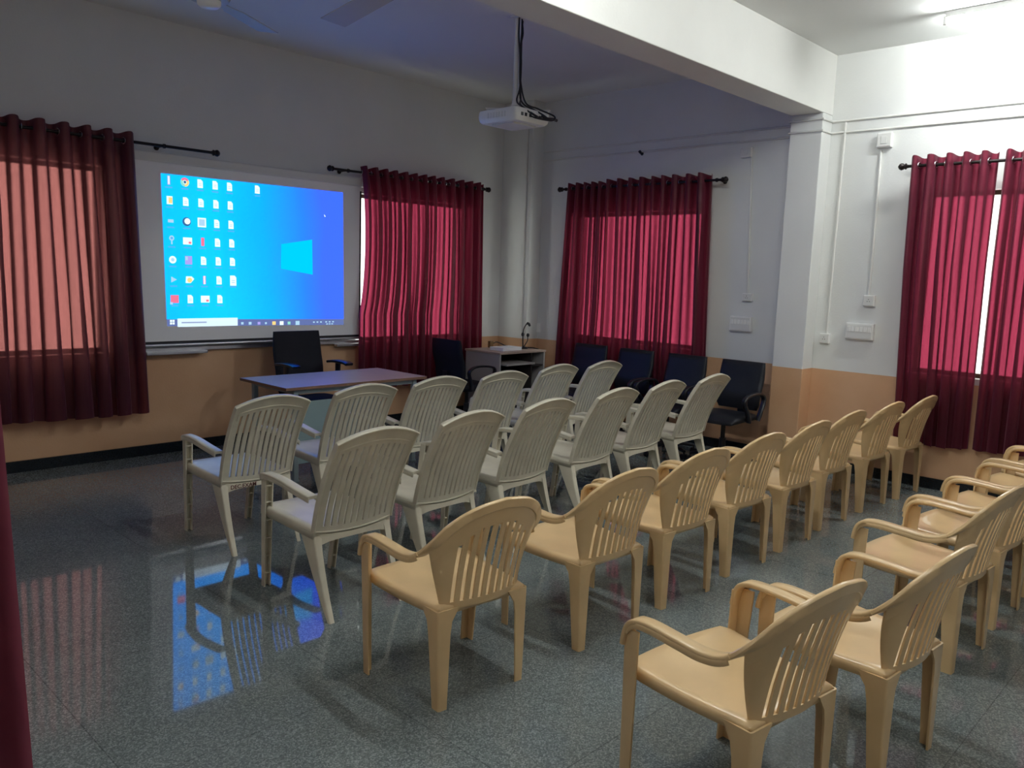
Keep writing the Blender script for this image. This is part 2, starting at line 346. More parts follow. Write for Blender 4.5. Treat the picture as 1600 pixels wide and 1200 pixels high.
def curtain(axis, edge0, edge1, z0, z1, n, label, matname, seed, rodz, d=.16, amp=.058, group='maroon curtains', nz=26, warp=.35, low=1.0):
    """eyelet curtain; edge0/edge1 give the two side edges as functions of height fraction"""
    rnd = random.Random(seed); ph = [rnd.uniform(0, 6.28) for _ in range(8)]
    nu = n*12
    am = [rnd.uniform(.65, 1.15) for _ in range(n+2)]
    hem = rnd.uniform(0, 6)
    def fn(u, v):
        e0 = edge0(v); e1 = edge1(v)
        wv = 1-v
        uu = u + warp/n*(math.sin(2.3*PI*u+ph[0])*.6 + math.sin(5.1*PI*u+ph[1])*.5)*(.3+.7*wv)*math.sin(PI*min(u*3, 1)/2 if u < .33 else PI*min((1-u)*3, 1)/2)
        uu = min(max(uu, 0), 1)
        k = uu*n; i = int(k); A = amp*(am[i]*(1-(k-i))+am[min(i+1, n)]*(k-i))
        th = 2*PI*k
        A *= 1-.30*wv*math.sin(ph[2]+4*u)**2
        sq = low+(1-low)*min(1, v*1.6); A *= .35+.65*sq
        dd = d*sq + A*math.sin(th) + .22*A*math.sin(2*th+ph[3]+1.5*wv)*wv + .010*math.sin(3*u*PI+ph[4])*wv
        L = abs(e1-e0)/n*(.16+.06*math.sin(2.1*k+ph[6])+.05*math.sin(ph[7]+3*v+k))*(1-.75*v**3)   # folds lap over each other
        lat = .008*math.sin(th+PI/2+ph[5])*wv - math.copysign(L, e1-e0)*math.sin(2*th)
        a = e0+(e1-e0)*u + lat*min(1, 8*u, 8*(1-u))
        z = z0+(z1-z0)*v + (.012*math.sin(1.5*PI*u+hem)+.006*math.sin(th+1))*(wv**6) + (.010*math.sin(th)*(v**14))
        return place(axis, a, max(dd, .03), z)
    a0 = (edge0(0)+edge1(0))/2
    t = thing('curtain', label, 'curtain', place(axis, a0, d, z0), 0, group); off = Vector(place(axis, a0, d, z0))
    mb = MB().grid(lambda u, v: Vector(fn(u, v))-off, nu, nz)
    mb.build('cloth', matname, t, ang=180)
    k = 0
    e0, e1 = edge0(1), edge1(1); s = math.copysign(1, e1-e0)
    for i in range(2*n):      # the rod runs through an eyelet at every crossing of the sheet
        u = (i*.5)/n
        if i == 0: u += .12/n
        a = e0+(e1-e0)*u; c = Vector(place(axis, a, d, rodz))-off
        ring = []
        for q in range(17):
            an = 2*PI*q/16; ring.append(c+Vector(place(axis, .006*math.cos(an)*(1 if i % 2 else -1), .0, 0)) + Vector(place(axis, 0, .024*math.cos(an), 0))+Vector((0, 0, .024*math.sin(an))))
        MB().tube(ring, .0035, 6, caps=False).build('eyelet', 'eyelet', t)
    return t
K = lambda c: (lambda v: c)
rod('x', -6.6, -3.90, 2.600, 'dark curtain rod over the leftmost curtain, ending above the projection screen', [-4.30, -6.5])
rod('x', -2.66, -.63, 2.605, 'dark curtain rod on the screen wall between projection screen and room corner', [-2.50, -.66])
rod('y', -2.90, -.93, 2.615, 'dark curtain rod above the row of black office chairs on the right wall', [-2.86, -.97])
rod('y', -6.60, -4.60, 2.630, 'dark curtain rod at the right edge of the photo, nearest on the right wall', [-4.64, -6.5])
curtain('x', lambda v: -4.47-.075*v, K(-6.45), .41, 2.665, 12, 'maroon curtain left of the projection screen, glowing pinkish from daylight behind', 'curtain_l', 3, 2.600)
curtain('x', lambda v: -2.36+.07*math.sin(PI*min(1, max(0, (v-.36)/.64)))**.6, lambda v: -.625-.035*v, .42, 2.660, 13, 'crimson maroon curtain between the projection screen and the corner computer desk', 'curtain', 5, 2.605)
curtain('y', lambda v: -.93-.09*v, lambda v: -1.575+.04*abs(v-.42), .42, 2.665, 5, 'narrow maroon curtain nearest the corner on the wall behind the black chairs', 'curtain', 8, 2.615)
curtain('y', lambda v: -1.555+.02*abs(v-.42), lambda v: -2.87+.07*v, .42, 2.680, 9, 'wide maroon curtain behind the black chairs, beside the white switch boards', 'curtain', 11, 2.615)
curtain('y', lambda v: -4.66+.04*v, lambda v: -5.232-.015*v, .38, 2.70, 5, 'maroon curtain left of the bright slit on the nearest window', 'curtain', 14, 2.630, warp=.2, low=.45)
curtain('y', lambda v: -5.262-.028*v, lambda v: -6.3, .40, 2.70, 9, 'maroon curtain right of the bright slit, at the right photo edge', 'curtain', 17, 2.630, warp=.2, low=.45)

def door_curtain():
    off = Vector((-7.09, -6.2, .04))
    t = thing('door_curtain', 'dark maroon door curtain hanging in close-up at the left photo edge', 'curtain', off)
    def fn(u, v):
        c = Vector((-7.100, -6.36, 0)).lerp(Vector((-7.042, -6.11, 0)), u); nrm = Vector((.97, -.24, 0))
        p = c + nrm*(.052*math.sin(u*2*PI*5)*(.9+.1*math.sin(3*v)))
        p.z = .04+2.12*v; p.x += -.001-.030*(p.z-1.15)
        return p-off
    MB().grid(fn, 70, 24).build('cloth', 'curtain_door', t, ang=180)
    MB().tube([Vector((-7.14, -6.40, 2.10))-off, Vector((-7.05, -6.07, 2.10))-off], .010, 8).build('rail', 'rod', t)
door_curtain()

# ------------------------------------------------------------------ projection screen and whiteboard
def quad(mb, x0, x1, z0, z1, y, m): mb.add([(x0, y, z0), (x1, y, z0), (x1, y, z1), (x0, y, z1)], [(0, 1, 2, 3)], m)
def whiteboard():
    t = thing('whiteboard', 'white marker board hidden behind the projection screen, aluminium ledge showing below', 'whiteboard', (-3.45, 0, .9)); o = (-3.45, 0, .9)
    def b(x0, x1, y0, y1, z0, z1): return MB().box(x0-o[0], x1-o[0], y0, y1, z0-o[2], z1-o[2])
    b(-4.62, -2.30, -.022, -.004, .93, 2.30).build('board', 'white_board', t, smooth=False)
    b(-4.65, -2.235, -.045, -.002, .895, .93).build('bottom_rail', 'aluminium', t, smooth=False, bevel=.004)
    for x0, x1 in ((-4.46, -3.93), (-2.58, -2.26)):
        b(x0, x1, -.105, -.045, .872, .900).build('pen_tray', 'aluminium', t, smooth=False, bevel=.006)
whiteboard()
def projection_screen():
    Y = -.085; X0, X1, Z0, Z1 = -4.66, -2.290, .965, 2.49
    o = Vector((-3.45, Y, Z0)); t = thing('projection_screen', 'pull-down projection screen showing a bright blue computer desktop', 'projection screen', o)
    def B(mb, nm, m, **k): mb.v = [tuple(Vector(v)-o) for v in mb.v]; return mb.build(nm, m, t, **k)
    B(MB().box(X0, X1, Y, Y+.004, Z0, Z1), 'fabric', 'screen', smooth=False)
    B(MB().box(X1-.018, X1+.001, Y-.0012, Y-.0002, Z0, Z1-.06).box(X0, X1, Y-.0012, Y-.0002, Z0, Z0+.022), 'black_border', 'black_border', smooth=False)
    B(MB().tube([(X0-.02, Y+.004, Z0-.012), (X1+.02, Y+.004, Z0-.012)], .014, 12), 'bottom_bar', 'aluminium')
    B(MB().box(X0-.06, X1+.0, Y-.012, -.003, 2.475, 2.555), 'casing', 'dull_white', smooth=False, bevel=.012)
    B(MB().box(X1-.0, X1+.022, Y-.018, -.003, 2.470, 2.560), 'end_cap', 'white_plastic', smooth=False, bevel=.006)
    # the projected picture
    y = Y-.0016
    im = MB(); x0, x1, z0, z1 = -4.302, -2.500, 1.098, 2.392
    # the picture is slightly keystoned
    im.add([(-4.281, y, 1.175), (-2.494, y, 1.150), (-2.511, y, 2.398), (-4.303, y, 2.388)], [(0, 1, 2, 3)], 'desktop')
    B(im, 'desktop_picture', None, smooth=False)
    tb = MB(); tb.add([(-4.279, y, 1.116), (-2.492, y, 1.090), (-2.494, y, 1.150), (-4.281, y, 1.175)], [(0, 1, 2, 3)], 'taskbar')
    y2 = y-.0006
    quad(tb, -4.190, -3.637, 1.108, 1.180, y2, 'search')
    quad(tb, -4.155, -3.93, 1.138, 1.150, y2-.0004, 'search_text')
    for dx in (0, .022):
        for dz in (0, .022): quad(tb, -4.255+dx, -4.237+dx, 1.130+dz, 1.148+dz, y2, 'icon_white')
    for x, m, s in [(-3.592, 'icon_grey', .012), (-3.515, 'icon_grey', .014), (-3.426, 'icon_violet', .014), (-3.356, 'icon_grey', .010), (-3.272, 'icon_yellow', .018), (-3.192, 'icon_white', .020), (-3.113, 'icon_green', .015), (-3.021, 'icon_grey', .022)]:
        z = 1.172-(x+4.28)*.014-.035; quad(tb, x-s, x+s, z-s*.9, z+s*.9, y2, m)
    for x in (-2.84, -2.80, -2.76, -2.70, -2.66, -2.62): quad(tb, x-.010, x+.010, 1.118, 1.130, y2, 'icon_grey')
    for x in (-2.69, -2.66, -2.63): quad(tb, x-.010, x+.010, 1.098, 1.108, y2, 'icon_grey')
    B(tb, 'taskbar', None, smooth=False)
    gp = MB(); gx = [(-3.197, 1.633), (-2.854, 1.585), (-2.861, 1.920), (-3.192, 1.861)]
    gp.add([(a, y2, b) for a, b in gx], [(0, 1, 2, 3)], 'glow_panel'); B(gp, 'wallpaper_window', None, smooth=False)
    cur = MB().add([(-2.728, y2, 2.172), (-2.708, y2, 2.150), (-2.722, y2, 2.146)], [(0, 1, 2)], 'icon_white'); B(cur, 'cursor', None, smooth=False)
    def page(mb, x, z, s=1.0):
        a, b = .024*s, .036*s
        mb.add([(x-a, y2, z-b), (x+a, y2, z-b), (x+a, y2, z+b-.016), (x+a-.016, y2, z+b), (x-a, y2, z+b)], [(0, 1, 2, 3, 4)], 'icon_white')
        quad(mb, x-a*.55, x+a*.55, z-b*.45, z-b*.30, y2-.0005, 'icon_grey'); quad(mb, x-a*.55, x+a*.55, z-b*.05, z+b*.10, y2-.0005, 'icon_grey')
    def disc(mb, x, z, r, m, a0=0, a1=360, dy=0):
        n = max(4, int((a1-a0)/24)); P = [(x, y2-dy, z)]+[(x+r*math.cos(math.radians(a0+(a1-a0)*k/n)), y2-dy, z+r*math.sin(math.radians(a0+(a1-a0)*k/n))) for k in range(n+1)]
        mb.add(P, [(0, k, k+1) for k in range(1, n+1)], m)
    cols = [-4.238, -4.101, -3.967, -3.832, -3.699]; rows = [2.336, 2.174, 2.006, 1.843, 1.680, 1.513, 1.347]
    special = {(0,0):'bar',(0,1):'browser',(1,0):'folder',(2,0):'small',(2,1):'globe',(2,2):'picture',(3,0):'query',(3,1):'sheet',(3,2):'pinkbar',(4,0):'gear',(4,1):'violet',(5,0):'play',(5,1):'orange',(5,2):'bar2',(5,4):'bigpage',(6,0):'red',(6,2):'sheet'}
    for r in range(7):
        for c in range(5):
            if (r, c) == (6, 4): continue
            x = cols[c]+.0047*r; z = rows[r]; mb = MB(); k = special.get((r, c), 'page')
            if k == 'page': page(mb, x, z)
            elif k == 'bar': quad(mb, x-.012, x+.012, z-.036, z+.040, y2, 'icon_violet'); quad(mb, x-.006, x+.006, z-.03, z+.035, y2-.0005, 'icon_white')
            elif k == 'bar2': quad(mb, x-.012, x+.012, z-.036, z+.036, y2, 'icon_red'); quad(mb, x-.006, x+.006, z-.036, z+.036, y2-.0005, 'icon_white')
            elif k == 'pinkbar': quad(mb, x-.015, x+.015, z-.036, z+.036, y2, 'icon_red')
            elif k == 'browser':
                disc(mb, x, z, .038, 'icon_red', 30, 150); disc(mb, x, z, .038, 'icon_yellow', -90, 30); disc(mb, x, z, .038, 'icon_green', 150, 270)
                disc(mb, x, z, .017, 'icon_white', dy=.0005); disc(mb, x, z, .012, 'icon_dark', dy=.001)
            elif k == 'folder': quad(mb, x-.026, x+.024, z-.034, z+.034, y2, 'icon_white'); quad(mb, x-.010, x+.024, z-.024, z+.024, y2-.0005, 'icon_yellow')
            elif k == 'small': quad(mb, x-.024, x+.024, z-.016, z+.010, y2, 'icon_grey')
            elif k == 'globe': disc(mb, x, z, .038, 'icon_dark'); disc(mb, x+.006, z+.004, .026, 'icon_white', dy=.0005)
            elif k == 'picture': quad(mb, x-.038, x+.038, z-.038, z+.042, y2, 'icon_white'); quad(mb, x-.026, x+.026, z-.026, z+.030, y2-.0005, 'icon_grey')
            elif k == 'query': disc(mb, x, z+.018, .022, 'icon_grey'); disc(mb, x, z+.018, .011, 'icon_label', dy=.0005); quad(mb, x-.006, x+.006, z-.034, z-.004, y2, 'icon_grey')
            elif k == 'sheet': quad(mb, x-.040, x+.040, z-.030, z+.030, y2, 'icon_white'); quad(mb, x+.008, x+.032, z-.022, z-.004, y2-.0005, 'icon_red')
            elif k == 'gear': disc(mb, x, z, .032, 'icon_white'); disc(mb, x, z, .015, 'icon_grey', dy=.0005)
            elif k == 'violet': quad(mb, x-.030, x+.032, z-.036, z+.036, y2, 'icon_violet'); quad(mb, x-.026, x-.006, z, z+.03, y2-.0005, 'icon_grey')
            elif k == 'play': mb.add([(x-.022, y2, z-.026), (x+.028, y2, z), (x-.022, y2, z+.026)], [(0, 1, 2)], 'icon_grey')
            elif k == 'orange': mb.add([(x-.034, y2, z-.028), (x+.010, y2, z-.028), (x+.044, y2, z+.008), (x+.020, y2, z+.030), (x-.030, y2, z+.030)], [(0, 1, 2, 3, 4)], 'icon_white'); disc(mb, x+.002, z-.002, .022, 'icon_yellow', dy=.0005)
            elif k == 'bigpage': page(mb, x, z, 1.25)
            elif k == 'red': quad(mb, x-.036, x+.036, z-.034, z+.034, y2, 'icon_red'); quad(mb, x-.040, x-.016, z-.046, z-.026, y2-.0005, 'icon_grey')
            quad(mb, x-.032, x+.030, z-.062, z-.050, y2, 'icon_label')
            B(mb, 'desktop_icon', None, smooth=False)
    mb = MB(); page(mb, -3.432, 2.338); quad(mb, -3.46, -3.404, 2.276, 2.288, y2, 'icon_label'); B(mb, 'desktop_icon', None, smooth=False)
projection_screen()

# ------------------------------------------------------------------ plastic chairs
def lprofile(mb, p0, p1, sx, sy, wa0, wa1, wb0, wb1, t=.006, n=8, flare=None, bow=(0, 0)):
    """angle-section leg; outer corner runs p0 (floor) -> p1 (top); flange A points -sx in x, flange B points sy in y"""
    rings = []
    for i in range(n+1):
        k = i/n; p = Vector(p0).lerp(Vector(p1), k); p.x += bow[0]*math.sin(PI*k); p.y += bow[1]*math.sin(PI*k)
        wa = wa0+(wa1-wa0)*k; wb = wb0+(wb1-wb0)*k
        if flare and k > .8: wa += flare*((k-.8)/.2)**2; wb += flare*((k-.8)/.2)**2
        c = .008
        rings.append([p+Vector(q) for q in [(-sx*c, 0, 0), (-sx*c*.3, sy*c*.3, 0), (0, sy*c, 0), (0, sy*wb, 0), (-sx*t, sy*wb, 0), (-sx*t, sy*t, 0), (-sx*wa, sy*t, 0), (-sx*wa, 0, 0)]])
    return mb.rings(rings)

def make_yellow():
    t = thing('plastic_armchair', 'x', 'chair')
    # seat with rolled edge and apron
    def seat(u, v):
        s = 2*u-1
        # beyond the border the sheet turns down into the apron
        hw = .243-.040*v**1.3 if v < .98 else .203
        x = s*hw; y = .232-.435*v
        y += .016*(1-s*s)*(1-v)*1 - .016*(1-s*s)*v*0
        z = .428 - .020*math.sin(PI*min(v*1.1, 1))*(1-s**2*.7) - .018*v
        return Vector((x, y, z))
    N, V = 16, 14
    mb = MB(); rows = []
    us = [-1, 0]+[i/N for i in range(N+1)]+[N, N+1]
    def P(i, j):     # i in -2..N+2, j in -2..V+2
        ci, cj = min(max(i, 0), N), min(max(j, 0), V)
        u, v = ci/N, cj/V
        # round the plan corners
        s = 2*u-1
        p = seat(u, v)
        if v < .12: p.x *= 1-.08*((.12-v)/.12)**2
        di = abs(i-ci); dj = abs(j-cj); k = max(di, dj)
        sg = math.copysign(1, i-ci) if di else 0; sj = math.copysign(1, j-cj) if dj else 0
        if k == 1: p += Vector((sg*.008, -sj*.008, -.006))
        if k == 2: p += Vector((sg*.009, -sj*.009, -.034))
        return p
    for j in range(-2, V+3):
        for i in range(-2, N+3): mb.v.append(tuple(P(i, j)))
    nn = N+5
    for j in range(V+4):
        for i in range(N+4):
            # skip the degenerate corner patches, they are joined by merged vertices
            mb.f.append([j*nn+i, j*nn+i+1, (j+1)*nn+i+1, (j+1)*nn+i]); mb.m.append(0)
    seat_o = mb.build('seat', 'yellow', t, solid=.005, ang=60, offset=-1)
    # rail: arms and arched crest in one line
    half = curve([(.277, .216, .44), (.279, .212, .53), (.279, .188, .590), (.279, .125, .608), (.281, .0, .604), (.279, -.09, .600), (.273, -.165, .617), (.252, -.232, .672), (.205, -.283, .742), (.120, -.318, .792), (0, -.332, .812)], 5)
    def wvec(i, n):
        p = half[i]
        k = min(1, max(0, (p.z-.612)/.12)) if p.y < -.05 else 0
        a = Vector((1, 0, 0)); b = Vector((.25*(p.x/.25), -.25, 1))
        return a.lerp(b, k).normalized()
    nh = len(half); iarm = next(i for i, p in enumerate(half) if p.y < -.17)
    for s in (-1, 1):
        pts = [Vector((p.x*s, p.y, p.z)) for p in half[4:iarm+1]]
        wv = [Vector((wvec(i, nh).x*s, *wvec(i, nh)[1:])) for i in range(4, iarm+1)]
        wd = [.050 if i > 12 else .056 for i in range(4, iarm+1)]
        a = MB().slab(pts, wv, wd, .018)
        # lip under the outer edge
        lip = [p+Vector((s*.023, 0, -.012)) for p in pts[4:]]
        a.slab(lip, Vector((0, 0, 1)), .020, .005)
        a.build('armrest', 'yellow', t, ang=50)
    crest = half[iarm:]+[Vector((-p.x, p.y, p.z)) for p in reversed(half[iarm:-1])]
    wv = [wvec(i, nh) for i in range(iarm, nh)]; wv += [Vector((-q.x, q.y, q.z)) for q in reversed(wv[:-1])]
    bk = MB().slab(crest, wv, .042, .017)
    # slotted back panel
    nb = len(crest)-1
    def top(u):
        X = u*crest[0].x
        for i in range(nb):
            a, b = crest[i], crest[i+1]
            if a.x >= X >= b.x: return a.lerp(b, (a.x-X)/(a.x-b.x))
        return crest[0].copy() if u > 0 else crest[-1].copy()
    def Bp(s, v):
        b = Vector((.190*s, -.190-.040*(1-s*s), .392)); a_ = abs(s); q = top(math.copysign(.76*a_ if a_ <= .84 else .638+(a_-.84)/.16*.332, s))
        # widen quickly from the seat to the rail so the sides stay upright
        p = b.lerp(q, v); p.x = b.x+(q.x-b.x)*(v**1.25); p.y += .012*math.sin(PI*v)
        return p
    edges = [-1, -.86, -.72]; ns = 8; x = -.68
    cells = [('w', -1), ('w', -.84)]
    cuts = [-1, -.95, -.90]; kind = ['w', 'w']
    ns = 9; wslot = .090; wbar = (1.68-ns*wslot)/(ns-1)
    pos = -.84; cuts.append(pos); kind.append('w')
    for i in range(ns):
        cuts.append(pos+wslot); kind.append('s'); pos += wslot
        if i < ns-1:
            cuts += [pos+wbar*.5, pos+wbar]; kind += ['b', 'b']; pos += wbar
    cuts += [.90, .95, 1]; kind += ['w', 'w', 'w']
    vs = [0, .03, .07, .10, .2, .35, .5, .62, .70, .76, .80, .86, .93, 1]
    for v in vs:
        for c in cuts: bk.v.append(tuple(Bp(c, v)))
    base = len(bk.v)-len(vs)*len(cuts); n = len(cuts)
    for j in range(len(vs)-1):
        for i in range(n-1):
            mid = (cuts[i]+cuts[i+1])/2
            lo = .07; hi = .80 if abs(mid) < .4 else .76 if abs(mid) < .7 else .70
            if kind[i] == 's' and vs[j] >= lo-1e-6 and vs[j+1] <= hi+1e-6: continue
            bk.f.append([base+j*n+i, base+j*n+i+1, base+(j+1)*n+i+1, base+(j+1)*n+i]); bk.m.append(0)
    # thickness for the panel only: done by building a second skin
    k0 = base; cnt = len(vs)*n
    pf = [f for f in bk.f if f[0] >= base]
    back = [tuple(Vector(bk.v[base+q])+Vector((0, -.007, .001))) for q in range(cnt)]
    kb = len(bk.v); bk.v += back
    for f in pf: bk.f.append([a-base+kb for a in reversed(f)]); bk.m.append(0)
    ecount = {}
    for f in pf:
        for a, b in zip(f, f[1:]+f[:1]): ecount[(a, b)] = 1
    for (a, b) in list(ecount):
        if (b, a) not in ecount: bk.f.append([b, a, a-base+kb, b-base+kb]); bk.m.append(0)
    bk.build('backrest', 'yellow', t, ang=45)
    for s in (-1, 1):
        lprofile(MB(), (s*.274, .224, 0), (s*.298, .212, .572), s, -1, .038, .050, .044, .062, t=.007, bow=(0, 0)).build('leg', 'yellow', t, ang=50)
        lprofile(MB(), (s*.214, -.228, 0), (s*.225, -.226, .398), s, 1, .040, .066, .042, .070, t=.007, flare=.036).build('leg', 'yellow', t, ang=50)
    return t

def make_white():
    t = thing('plastic_armchair', 'x', 'chair')
    # seat
    N, V = 12, 12
    def seat(u, v):
        s = 2*u-1; hw = .212+.002*v
        return Vector((s*hw, .300-.475*v, .438-.016*math.sin(PI*v)*(1-s*s)-.014*v))
    mb = MB(); nn = N+5
    for j in range(-2, V+3):
        for i in range(-2, N+3):
            ci, cj = min(max(i, 0), N), min(max(j, 0), V); p = seat(ci/N, cj/V)
            di = i-ci; dj = j-cj; k = max(abs(di), abs(dj)); sg = (di > 0)-(di < 0); sj = (dj > 0)-(dj < 0)
            if k == 1: p += Vector((sg*.007, -sj*.007, -.006))
            if k == 2: p += Vector((sg*.008, -sj*.008, -.045))
            mb.v.append(tuple(p))
    for j in range(V+4):
        for i in range(N+4): mb.f.append([j*nn+i, j*nn+i+1, (j+1)*nn+i+1, (j+1)*nn+i]); mb.m.append(0)
    mb.build('seat', 'bone', t, solid=.005, ang=60, offset=-1)
    # high back
    def Bp(s, v):
        topz = .876+.052*(1-s*s); z = .415+(topz-.415)*v - .018*(1-s*s)*(1-v)
        y = -.178-.205*(.45*v+.55*v*v) - .030*(1-s*s)*(.5+.5*v)
        return Vector((s*(.226+.004*v), y, z))
    bk = MB()
    cuts = [-1, -.90]; kind = ['w']; ns = 11; span = 1.62; ws = .054; wb = (span-ns*ws)/(ns-1); pos = -span/2; cuts.append(pos); kind.append('w')
    for i in range(ns):
        cuts.append(pos+ws); kind.append('s'); pos += ws
        if i < ns-1: cuts += [pos+wb*.5, pos+wb]; kind += ['b', 'b']; pos += wb
    cuts += [.90, 1]; kind += ['w', 'w']
    vs = [0, .03, .06, .12, .2, .3, .4, .5, .6, .7, .78, .84, .88, .92, .96, 1]
    n = len(cuts)
    for v in vs:
        for c in cuts: bk.v.append(tuple(Bp(c, v)))
    for j in range(len(vs)-1):
        for i in range(n-1):
            if kind[i] == 's' and vs[j] >= .06-1e-6 and vs[j+1] <= .84+1e-6: continue
            bk.f.append([j*n+i, j*n+i+1, (j+1)*n+i+1, (j+1)*n+i]); bk.m.append(0)
    pf = list(bk.f); cnt = len(bk.v)
    bk.v += [tuple(Vector(q)+Vector((0, -.012, .001))) for q in bk.v[:cnt]]
    for f in pf: bk.f.append([a+cnt for a in reversed(f)]); bk.m.append(0)
    ec = {(a, b) for f in pf for a, b in zip(f, f[1:]+f[:1])}
    for a, b in ec:
        if (b, a) not in ec: bk.f.append([b, a, a+cnt, b+cnt]); bk.m.append(0)
    # rolled outer rim and the raised line round the slots
    rim = [Bp(-1, v) for v in vs] + [Bp(-1+2*k/14, 1) for k in range(1, 14)] + [Bp(1, v) for v in reversed(vs)]
    bk.slab([p+Vector((0, -.006, 0)) for p in rim], Vector((0, 1, .2)), .030, .009)
    lin = [Bp(-.88, v) + Vector((0, -.012, 0)) for v in (.80, .85, .875)] + [Bp(-.86+1.72*k/12, .885)+Vector((0, -.012, 0)) for k in range(13)]
    bk.tube(lin, .0035, 6)
    low = [Bp(-1+2*k/12, .01)+Vector((0, -.010, -.003)) for k in range(13)]
    bk.tube(low, .0055, 6)
    bk.build('backrest', 'bone', t, ang=45)
    # arched rear rail below the back
    ra = MB(); rr = []
    for k in range(13):
        s = -1+2*k/12; y = -.182-.026*(1-s*s); zt = .405-.016*(1-s*s); zb = .352+.012*(1-s*s)-.03*abs(s)**6
        x = s*.222
        rr.append([(x, y, zt), (x, y+.010, zt), (x, y+.010, zb), (x, y-.002, zb)])
    ra.rings(rr); ra.build('rear_rail', 'bone', t, ang=50)
    for s in (-1, 1):
        # rear leg splays backwards, with a broad side flange
        lprofile(MB(), (s*.220, -.318, 0), (s*.226, -.182, .415), s, 1, .026, .040, .022, .115, t=.007, flare=.012, bow=(0, .012)).build('leg', 'bone', t, ang=50)
        # front leg: open channel with ribs, runs up to the arm
        fl = MB()
        rings = []
        for i in range(9):
            k = i/8; p = Vector((s*(.218+.030*k), .320-.062*k, .615*k)); wa = .036+.010*k; d = .030+.012*k; e = .006
            # U open towards the back
            rings.append([p+Vector(q) for q in [(s*0, 0, 0), (-s*wa, 0, 0), (-s*wa, -d, 0), (-s*(wa-e), -d, 0), (-s*(wa-e), -e, 0), (-s*e, -e, 0), (-s*e, -d, 0), (0, -d, 0)]])
        fl.rings(rings)
        for k in (.12, .28, .44, .6, .76, .9):
            p = Vector((s*(.218+.030*k), .320-.062*k, .615*k)); wa = .036+.010*k
            fl.box(p.x, p.x-s*wa, p.y-.026-.01*k, p.y-.003, p.z-.003, p.z+.003)
        fl.build('leg', 'bone', t, ang=50)
        arm = curve([(s*.232, .258, .612), (s*.240, .200, .625), (s*.250, .060, .628), (s*.252, -.09, .612), (s*.248, -.215, .596)], 4)
        am = MB().slab(arm, Vector((1, 0, 0)), [.044]*3+[.052]*(len(arm)-3), .016)
        am.slab([p+Vector((s*.023, 0, -.012)) for p in arm], Vector((0, 0, 1)), .024, .005).slab([p+Vector((-s*.022, 0, -.010)) for p in arm], Vector((0, 0, 1)), .018, .004)
        am.build('armrest', 'bone', t, ang=50)
    return t

def put(proto, first, x, y, rz, label, group):
    o = proto if first else copy_tree(proto)
    o.location = (x, y, 0); o.rotation_euler = (0, 0, rz); o['label'] = label; o['group'] = group
    return o
def yl_center(fx, fy, a):   # centre from the rear-left foot
    c, s = math.cos(a), math.sin(a); lx, ly = -.206, -.218
    return fx-(lx*c-ly*s), fy-(lx*s+ly*c)
yellow = make_yellow(); first = True
feet = [(-5.296, -4.830), (-4.51, -4.872), (-3.839, -4.860), (-3.178, -4.850), (-2.539, -4.859), (-1.909, -4.835), (-1.226, -4.854), (-.612, -4.905)]
rots = [-5, -3, -4, -4, -2, -3, -4, -3]
names1 = ['yellow plastic armchair at the left end of the first yellow row, nearest the open floor',
 'yellow plastic armchair, second from left in the first yellow row',
 'yellow plastic armchair, third from left in the first yellow row, behind the white chairs',
 'yellow plastic armchair, fourth from left in the first yellow row',
 'yellow plastic armchair, fifth from left in the first yellow row',
 'yellow plastic armchair, third from the right end of the first yellow row',
 'yellow plastic armchair, second from the right end of the first yellow row',
 'yellow plastic armchair at the right end of the first yellow row, against the curtained wall']
for (fx, fy), r, lb in zip(feet, rots, names1):
    a = math.radians(r); x, y = yl_center(fx, fy, a)
    put(yellow, first, x, y, a, lb, 'yellow armchairs of the first yellow row'); first = False
row2 = [(-4.935, -5.845, -8), (-4.325, -5.985, -5), (-3.245, -5.895, -4), (-2.585, -5.895, -3), (-1.965, -5.895, -3), (-1.235, -5.90, -2), (-.62, -5.90, -3)]
names2 = ['yellow plastic armchair in the foreground, lowest in the photo, leftmost of the rear row',
 'yellow plastic armchair second from left in the rear row',
 'yellow plastic armchair just beyond the gap in the rear row, third from left',
 'yellow plastic armchair fourth from left in the rear row, only seat and arms clear',
 'yellow plastic armchair fifth from left in the rear row, near the right photo edge',
 'yellow plastic armchair second from the wall in the rear row, one arm showing',
 'yellow plastic armchair nearest the wall in the rear row, cut by the right photo edge']
for (x, y, r), lb in zip(row2, names2): put(yellow, False, x, y, math.radians(r), lb, 'yellow armchairs of the rear row')
white = make_white(); first = True
near = [(-4.954, -3.595, 0), (-4.285, -3.515, 2), (-3.605, -3.465, 2), (-2.860, -3.415, 2), (-2.205, -3.380, 2), (-1.510, -3.360, 1)]
far = [(-4.860, -2.475, 0), (-4.130, -2.375, -2), (-3.470, -2.340, -2), (-2.825, -2.350, -3), (-2.105, -2.255, 0), (-1.520, -2.285, 0)]
ordw = ['at the left end of', 'second from left in', 'third from left in', 'third from right in', 'second from right in', 'at the right end of']
for i, (x, y, r) in enumerate(near):
    put(white, first, x, y, math.radians(r), 'bone white high-backed plastic armchair %s the nearer white row' % ordw[i], 'white armchairs of the nearer row'); first = False
chair0 = None
for i, (x, y, r) in enumerate(far):
    o = put(white, False, x, y, math.radians(r), ('bone white plastic armchair with dark writing below its back, left end of the farther row' if i == 0 else 'bone white high-backed plastic armchair %s the farther white row' % ordw[i]), 'white armchairs of the farther row')
    if i == 0: chair0 = o
